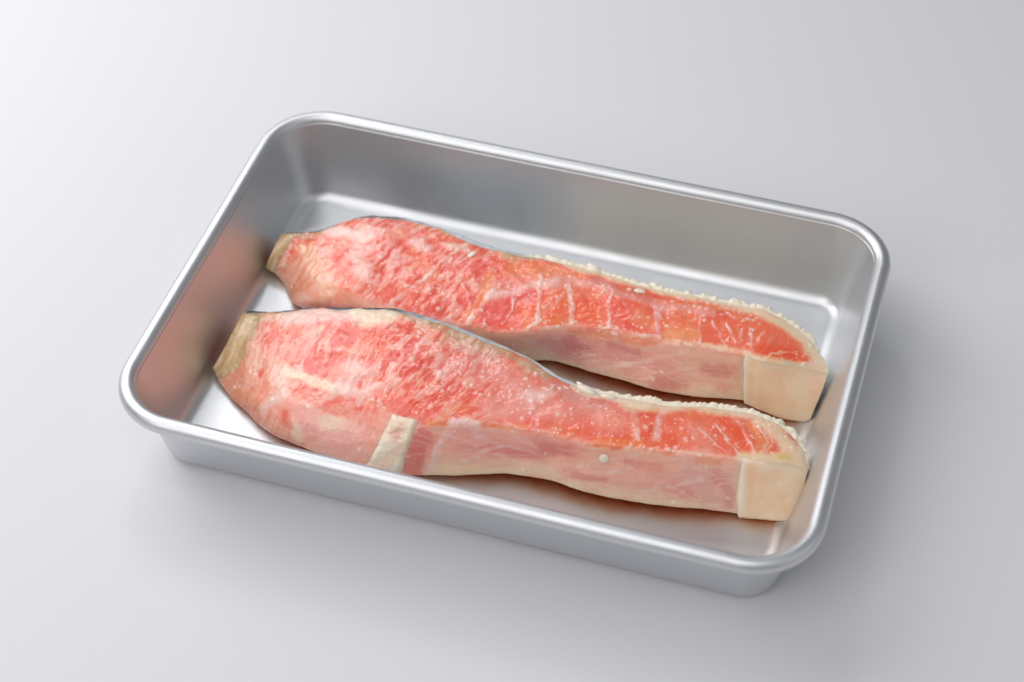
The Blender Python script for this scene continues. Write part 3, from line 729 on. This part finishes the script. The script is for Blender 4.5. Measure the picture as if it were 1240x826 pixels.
    # overall softness and fine grain
    H += 0.55 * fbm(X / 15, Y / 12 + Z / 12, 2, seed + 21) * sstep(2.1, 1.8, WW)
    H += 0.26 * fbm(X / 6.5 + 5, Y / 5 + Z / 5, 2, seed + 25) * (1 - 0.6 * front)
    H += 0.09 * fbm(X / 3.4, Y / 3.4 + Z / 3.4, 2, seed + 22) * (0.4 + 0.6 * (1 - front))
    H *= sstep(2.12, 1.97, WW)
    k = sstep(1.98, 2.06, WW)[..., None]
    C = C * (1 - k) + lin((206, 96, 58)) * k
    C *= 1.16
    C /= np.maximum(1, C.max(-1, keepdims=True) / 0.92)
    C *= (1 + 0.04 * noise(X / 1.1, Y / 1.1 + Z, seed + 24))[..., None]
    return np.clip(C, 0.005, 0.93), H

def patch_mesh(name, P, N, u, w, urange, wrange, hfun, cfun, mat, parent, off=(0, 0, 0)):
    """a thin piece lying on the flesh: cut out of the same surface, raised by hfun, its edges tucked in"""
    iu = np.where((u >= urange[0]) & (u <= urange[1]))[0]
    iw = np.where((w >= wrange[0]) & (w <= wrange[1]))[0]
    Q = P[np.ix_(iu, iw)]
    n = N[np.ix_(iu, iw)]
    U, W = np.meshgrid(u[iu], w[iw], indexing='ij')
    h = hfun(U, W, Q)
    V = Q + n * h[..., None]
    C = cfun(U, W, Q)
    o = mesh_obj(name, (V - np.array(off)).reshape(-1, 3), resolve_faces(len(iu), len(iw), False), mat, parent, C.reshape(-1, 3))
    return o

def blob_mesh(name, seed, lump=0.28, sub=2, pointed=0.0):
    bm = bmesh.new()
    bmesh.ops.create_icosphere(bm, subdivisions=sub, radius=1.0)
    rng = random.Random(seed)
    ph = [rng.uniform(0, 6.28) for _ in range(9)]
    for v in bm.verts:
        d = v.co.copy()
        k = 1 + lump * (math.sin(2.3 * d.x + ph[0]) * math.sin(2.9 * d.y + ph[1]) + 0.7 * math.sin(4.1 * d.z + ph[2] + d.x * 2) + 0.4 * math.sin(6 * d.y + ph[3]) * math.sin(5 * d.x + ph[4]))
        v.co = d * k
        if v.co.z > 0:
            v.co.z *= 1 + pointed
            v.co.x *= 1 - 0.35 * pointed * min(v.co.z, 1)
            v.co.y *= 1 - 0.35 * pointed * min(v.co.z, 1)
    me = bpy.data.meshes.new(name)
    bm.to_mesh(me)
    bm.free()
    me.polygons.foreach_set('use_smooth', np.ones(len(me.polygons), bool))
    return me

GRAINS = []
for k in range(9):
    me = blob_mesh('paste_grain', 40 + k, 0.20 + 0.025 * k, 2, (0.0, 0.35, 0.7)[k % 3])
    me.materials.append(M_GRAIN)
    GRAINS.append(me)

SMOOTH = blob_mesh('paste_lump', 7, 0.07, 3, 0.0)
SMOOTH.materials.append(M_GRAIN)

def place(me, name, parent, pos, scale, quat):
    o = bpy.data.objects.new(name, me)
    COL.objects.link(o)
    o.parent = parent
    o.location = Vector(pos) * MM
    o.rotation_mode = 'QUATERNION'
    o.rotation_quaternion = quat
    o.scale = Vector(scale) * MM
    return o

def fillet(name, ST, marks, label, seed, cfg):
    P, u, w = base_surface(ST)
    n_st = len(ST)
    N = grid_normals(P)
    C, H = paint(P, u, w, marks, seed, n_st, cfg)
    su, sw = cfg['strip_u'], cfg['strip_top'][0]
    covered = sstep(su - 0.1, su + 0.1, u)[:, None] * sstep(sw - 0.04, sw + 0.06, w)[None, :] * sstep(2.2, 2.1, w)[None, :]
    # beads of milky brine and paste specks standing on the wet faces
    r = np.random.RandomState(seed)
    dens = fbm(P[..., 0] / 9, P[..., 1] / 9 + P[..., 2] / 9, 2, seed + 90)
    j_lo, j_hi = W_BACK + 6, W_BACK + W_TOP + W_FRONT - 10
    cnt = 0
    while cnt < 650:
        i, j = r.randint(12, len(u) - 22), r.randint(j_lo, j_hi)
        if dens[i, j] < r.uniform(-0.25, 0.7) or (w[j] > 1.0 and r.rand() < 0.7):
            continue
        cnt += 1
        rad = 0.22 + 0.42 * r.rand() ** 3.5
        a, b = slice(i - 7, i + 8), slice(j - 8, j + 9)
        d2 = ((P[a, b] - P[i, j]) ** 2 @ np.array((1.0, 1.0, 1.0))) / rad ** 2
        g = np.exp(-d2 * 0.9)
        H[a, b] += g * rad * 0.55
        k = (np.clip(g * 1.25, 0, 1) * r.uniform(0.15, 0.7))[..., None]
        C[a, b] = C[a, b] * (1 - k) + lin((248, 224, 212)) * k
    H = H * (1 - covered) + covered * np.minimum(H, 0) * 0.3
    # keep the displacement from tearing at the two ends
    ends = (sstep(0, 0.25, u) * sstep(0, 0.35, (n_st - 1) - u))[:, None]
    V = P + N * (H * (0.3 + 0.7 * ends))[..., None]
    V[..., 2] = np.maximum(V[..., 2], 1.12)
    NV = grid_normals(V)
    c0 = P.reshape(-1, 3)
    base = np.array([c0[:, 0].mean(), c0[:, 1].mean(), 1.0])
    root = empty(name, base, label, 'salmon fillet', 'raw salmon fillets in the tray')
    nu, nv = V.shape[:2]
    verts = (V - base).reshape(-1, 3)
    faces = resolve_faces(nu, nv)
    # close both ends with a fan
    caps, extra, ccol = [], [], []
    for row in (0, nu - 1):
        extra.append(V[row].mean(0) - base)
        ccol.append(C[row].mean(0))
        ci = len(verts) + len(extra) - 1
        for j in range(nv):
            a, b = row * nv + j, row * nv + (j + 1) % nv
            caps.append((ci, b, a, a) if row == 0 else (ci, a, b, b))
    verts = np.vstack([verts, extra])
    cols = np.vstack([C.reshape(-1, 3), ccol])
    tri = [(c[0], c[1], c[2]) for c in caps]
    o = mesh_obj('flesh', verts, faces, M_FLESH, root, cols)
    bm = bmesh.new()
    bm.from_mesh(o.data)
    bm.verts.ensure_lookup_table()
    for t in tri:
        try:
            f = bm.faces.new([bm.verts[i] for i in t])
            f.smooth = True
        except ValueError:
            pass
    bm.to_mesh(o.data)
    bm.free()

    # ---- skin along the back: dark at the head side, silver, then white belly skin with a bumpy edge
    u1, u2 = cfg['skin_white']
    def skin_h(U, W, Q):
        wide = 0.05 + 0.035 * sstep(4.0, 6.0, U) * sstep(u1 + 0.4, u1 - 0.3, U)
        edge = sstep(wide, wide - 0.05, W) * sstep(-1.0, -0.9, W) * sstep(u[0], u[0] + 0.15, U) * sstep(u[-1], u[-1] - 0.15, U)
        wob = 0.25 * fbm(Q[..., 0] / 3.0, Q[..., 1] / 3 + Q[..., 2] / 4, 3, seed + 61)
        white = sstep(u1, u1 + 0.8, U)
        bump = white * np.clip(fbm(Q[..., 0] / 3.2, Q[..., 2] / 3 + Q[..., 1] / 3, 3, seed + 60) + 0.1, 0, 1) * 1.9
        return -0.9 + edge * (1.35 + 0.9 * white + wob + bump)
    def skin_c(U, W, Q):
        dark, silver, white = lin((66, 70, 78)), lin((182, 190, 196)), lin((246, 232, 210))
        nz = fbm(Q[..., 0] / 5, Q[..., 2] / 3 + Q[..., 1] / 4, 3, seed + 62)
        a = sstep(u1 - 5.0, u1 - 2.0, U + nz * 0.8)[..., None]
        b = sstep(u1 - 0.4, u1 + 0.5, U + nz * 0.4)[..., None]
        c = (dark * (1 - a) + silver * a) * (1 - b) + white * b
        return np.clip(c * (1 + 0.3 * nz[..., None] * (1 - b)), 0.01, 0.9)
    patch_mesh('skin', P, N, u, w, (u[0], u[-1]), (-1.0, 0.09), skin_h, skin_c, M_SKIN, root, base)

    # ---- pale belly strip wrapping the tail end of the front face
    s0 = cfg['strip_u']
    def strip_h(U, W, Q):
        lean = cfg['strip_lean'] * (W - 1.0)
        a = sstep(s0 + lean, s0 + lean + 0.24, U + 0.07 * noise(W * 2.2, W * 0, seed + 70) + 0.02 * noise(W * 9, W * 0, seed + 71))
        b = sstep(cfg['strip_top'][0], cfg['strip_top'][1], W) * 1.0
        c = sstep(2.12, 2.03, W)
        ridge = np.exp(-((U - s0 - lean - 0.2) / 0.10) ** 2) * 0.25
        rip = 0.3 * fbm(Q[..., 0] / 7, Q[..., 2] / 8, 2, seed + 72) + 0.08 * fbm(Q[..., 0] / 2, Q[..., 2] / 5, 2, seed + 73)
        fold = U - s0 - lean
        rip = rip + 0.25 * np.exp(-((fold - 0.80) / 0.22) ** 2) * sstep(1.9, 1.2, W)
        hb = -0.12 + sstep(cfg['strip_top'][0], cfg['strip_top'][1] + 0.35, W) * (0.95 + rip) + ridge * sstep(1.0, 1.2, W)
        return (hb * a - 0.9 * (1 - a)) * c + -0.9 * (1 - c)
    def strip_c(U, W, Q):
        lean = cfg['strip_lean'] * (W - 1.0)
        e, tn, wh, mv = lin((250, 216, 180)), lin((246, 200, 160)), lin((252, 238, 222)), lin((244, 190, 166))
        a = sstep(-0.4, 0.5, fbm(Q[..., 0] / 9 - Q[..., 2] / 30, Q[..., 2] / 7, 3, seed + 75))[..., None]
        c = e * (1 - a) + tn * a
        k = np.exp(-((U - s0 - lean - 0.22) / 0.16) ** 2)[..., None] * 0.75
        c = c * (1 - k) + wh * k
        k = sstep(-0.1, 0.6, fbm(Q[..., 0] / 5.5 + Q[..., 2] / 14, Q[..., 2] / 7 + 3, 2, seed + 76))[..., None] * 0.6
        c = c * (1 - k) + mv * k * cfg['strip_pink'] + e * k * (1 - cfg['strip_pink'])
        k = sstep(1.25, 1.0, W)[..., None] * 0.2
        c = c * (1 - k) + wh * k
        fold = U - s0 - lean + 0.04 * noise(W * 3, W * 0, seed + 78)
        k = (np.exp(-((fold - 0.55) / 0.14) ** 2) * sstep(2.0, 1.3, W))[..., None] * 0.35
        c = c * (1 - k) + lin((236, 186, 142)) * k
        k = sstep(0.1, 0.7, fbm(Q[..., 0] / 3.0, Q[..., 2] / 5.0, 3, seed + 77))[..., None] * 0.25
        c = c * (1 - k) + wh * k
        return c
    patch_mesh('belly_strip', P, N, u, w, (s0 - 0.4, u[-1]), (cfg['strip_top'][0] - 0.02, 2.14), strip_h, strip_c, M_FAT, root, base)

    # ---- olive fin-edge strip closing the head end
    d1 = cfg['end_strip']
    def end_h(U, W, Q):
        n1 = 0.12 * noise(W * 2.2, W * 0, seed + 85) + 0.04 * noise(W * 7, W * 0, seed + 84)
        a = sstep(0.0, 0.06, U) * sstep(d1 + n1, d1 + n1 - 0.34, U)
        b = sstep(0.03, 0.12, W) * sstep(1.95, 1.8, W + n1)
        groove = 0.10 * noise(U * 7, W * 1.6, seed + 86) + 0.18 * fbm(Q[..., 0] / 4, Q[..., 1] / 4, 2, seed + 87)
        return -0.7 + a * b * (1.35 + groove)
    def end_c(U, W, Q):
        k = sstep(-0.3, 0.5, noise(U * 5, W * 1.6, seed + 88) + 0.4 * fbm(Q[..., 0] / 3, Q[..., 1] / 3, 2, seed + 89))[..., None]
        return lin((204, 166, 116)) * (1 - k) + lin((232, 200, 160)) * k
    patch_mesh('end_strip', P, N, u, w, (0.0, d1 + 0.15), (0.02, 1.97), end_h, end_c, M_FAT, root, base)

    # ---- loose white strip of fat lying over the belly wall
    if 'fat' in cfg:
        fu0, fu1, fl, fw0, fw1 = cfg['fat']
        def fat_h(U, W, Q):
            ed = 0.05 * noise(W * 3, U * 1.5, seed + 80)
            lean = fl * (W - 1)
            m = sstep(fu0, fu0 + 0.26, U - lean + ed) * sstep(fu1, fu1 - 0.3, U - lean + ed * 0.6) * sstep(fw0, fw0 + 0.06, W + 0.15 * ed) * sstep(fw1, fw1 - 0.06, W)
            lump = 0.6 * fbm(Q[..., 0] / 6, Q[..., 2] / 4.5 + Q[..., 1] / 5, 3, seed + 81) + 0.05 * noise(Q[..., 0] / 1.6, Q[..., 2] / 1.6, seed + 82)
            return -1.0 + m * (2.0 + lump)
        def fat_c(U, W, Q):
            a = sstep(-0.3, 0.5, fbm(Q[..., 0] / 5, Q[..., 2] / 5, 3, seed + 83))[..., None]
            c = lin((248, 218, 192)) * (1 - a) + lin((250, 234, 214)) * a
            p = np.exp(-(((U - fl * (W - 1) - (fu0 + fu1) / 2 + 0.05) / 0.16) ** 2 + ((W - fw0 - 0.28) / 0.1) ** 2))[..., None] * 0.6
            return c * (1 - p) + lin((226, 150, 124)) * p
        patch_mesh('fat_strip', P, N, u, w, (fu0 - 1.6, fu1 + 1.6), (fw0 - 0.06, fw1 + 0.06), fat_h, fat_c, M_FAT, root, base)

    # ---- added film along the front foot: the flesh's reflection painted on the floor
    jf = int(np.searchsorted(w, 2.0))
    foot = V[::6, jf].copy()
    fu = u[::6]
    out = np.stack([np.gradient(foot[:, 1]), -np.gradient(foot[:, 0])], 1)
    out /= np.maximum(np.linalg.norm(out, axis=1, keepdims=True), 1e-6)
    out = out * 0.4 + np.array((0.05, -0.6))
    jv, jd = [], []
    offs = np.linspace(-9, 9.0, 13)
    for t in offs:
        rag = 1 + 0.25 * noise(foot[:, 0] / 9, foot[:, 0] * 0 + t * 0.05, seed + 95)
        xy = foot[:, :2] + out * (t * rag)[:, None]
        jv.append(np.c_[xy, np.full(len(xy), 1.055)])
        jd.append(sstep(8.8, -1.0, t) * sstep(cfg['reflection_u'][0] - 1.2, cfg['reflection_u'][0] + 0.6, fu) * sstep(15.7, 15.0, fu))
    jo = mesh_obj('reflection_film', np.vstack(jv) - base, resolve_faces(len(offs), len(foot), False), M_FLOOR_REFLECTION, root, attrs=dict(reflection_fade=np.concatenate(jd)))

    # ---- grains of white paste clinging to the skin edge
    rng = random.Random(seed)
    uu = u1 + 0.1
    def at(uq, wq):
        i = int(np.clip(np.searchsorted(u, uq), 1, nu - 2))
        j = int(np.clip(np.searchsorted(w, wq), 1, nv - 2))
        return V[i, j], NV[i, j], (V[i + 1, j] - V[i - 1, j])
    while uu < n_st - 1.12:
        p, nr, tg = at(uu, rng.uniform(-0.10, -0.01))
        s = rng.choice((0.6, 0.8, 0.95, 1.2, 1.5)) * cfg['grain']
        up = Vector(nr) * 0.8 + Vector((rng.uniform(-0.4, 0.4), 0.3 + rng.uniform(-0.3, 0.3), 0.75))
        zx = up.normalized()
        xx = Vector(tg).normalized()
        yx = zx.cross(xx).normalized()
        xx = yx.cross(zx)
        q = Matrix((xx, yx, zx)).transposed().to_quaternion() @ Matrix.Rotation(rng.uniform(-0.4, 0.4), 3, 'Z').to_quaternion()
        pos = np.array(p) - base + np.array(nr) * rng.uniform(0.2, 0.75)
        place(GRAINS[rng.randrange(len(GRAINS))], 'paste_grain', root, pos, (s * rng.uniform(1.1, 1.9), s * rng.uniform(0.8, 1.1), s * rng.uniform(0.6, 1.05)), q)
        uu += rng.choice((0.10, 0.14, 0.2, 0.3, 0.42)) * rng.uniform(0.8, 1.2)
    for (uq, wq, sx, sy, sz) in cfg['lumps']:
        p, nr, tg = at(uq, wq)
        q = Vector(nr).to_track_quat('Z', 'Y')
        place(SMOOTH, 'paste_lump', root, np.array(p) - base - np.array(nr) * 0.1, (sx, sy, sz), q)

    return root

fillet('salmon_fillet', FRONT_STATIONS, FRONT_MARKS,
       'raw salmon fillet nearest the viewer, with a white fat strip across its front side', 11,
       dict(skin_white=(9.2, 16), strip_u=12.95, reflection_u=(7.0,), fib=(18, -18), end_strip=0.80, strip_lean=0.0, strip_pink=0.15, strip_top=(0.84, 1.12), fat=(5.15, 6.2, -0.05, 0.97, 2.0), grain=1.0,
            lumps=[(10.25, 1.25, 1.4, 1.5, 0.36), (9.45, 0.05, 3.4, 1.8, 1.1), (9.9, 0.08, 2.4, 1.4, 0.8)]))
fillet('salmon_fillet', BACK_STATIONS, BACK_MARKS,
       'raw salmon fillet at the back of the tray, partly hidden behind the other fillet', 37,
       dict(skin_white=(7.2, 16), strip_u=13.0, reflection_u=(7.0,), fib=(-6, -28), end_strip=0.78, strip_lean=0.12, strip_pink=0.7, strip_top=(0.94, 1.06), grain=1.05,
            lumps=[(5.75, 0.18, 1.8, 1.1, 0.5), (10.1, 0.16, 1.9, 1.3, 0.5), (7.45, 0.0, 2.2, 1.5, 1.2), (8.1, 0.0, 2.0, 1.5, 1.1)]))
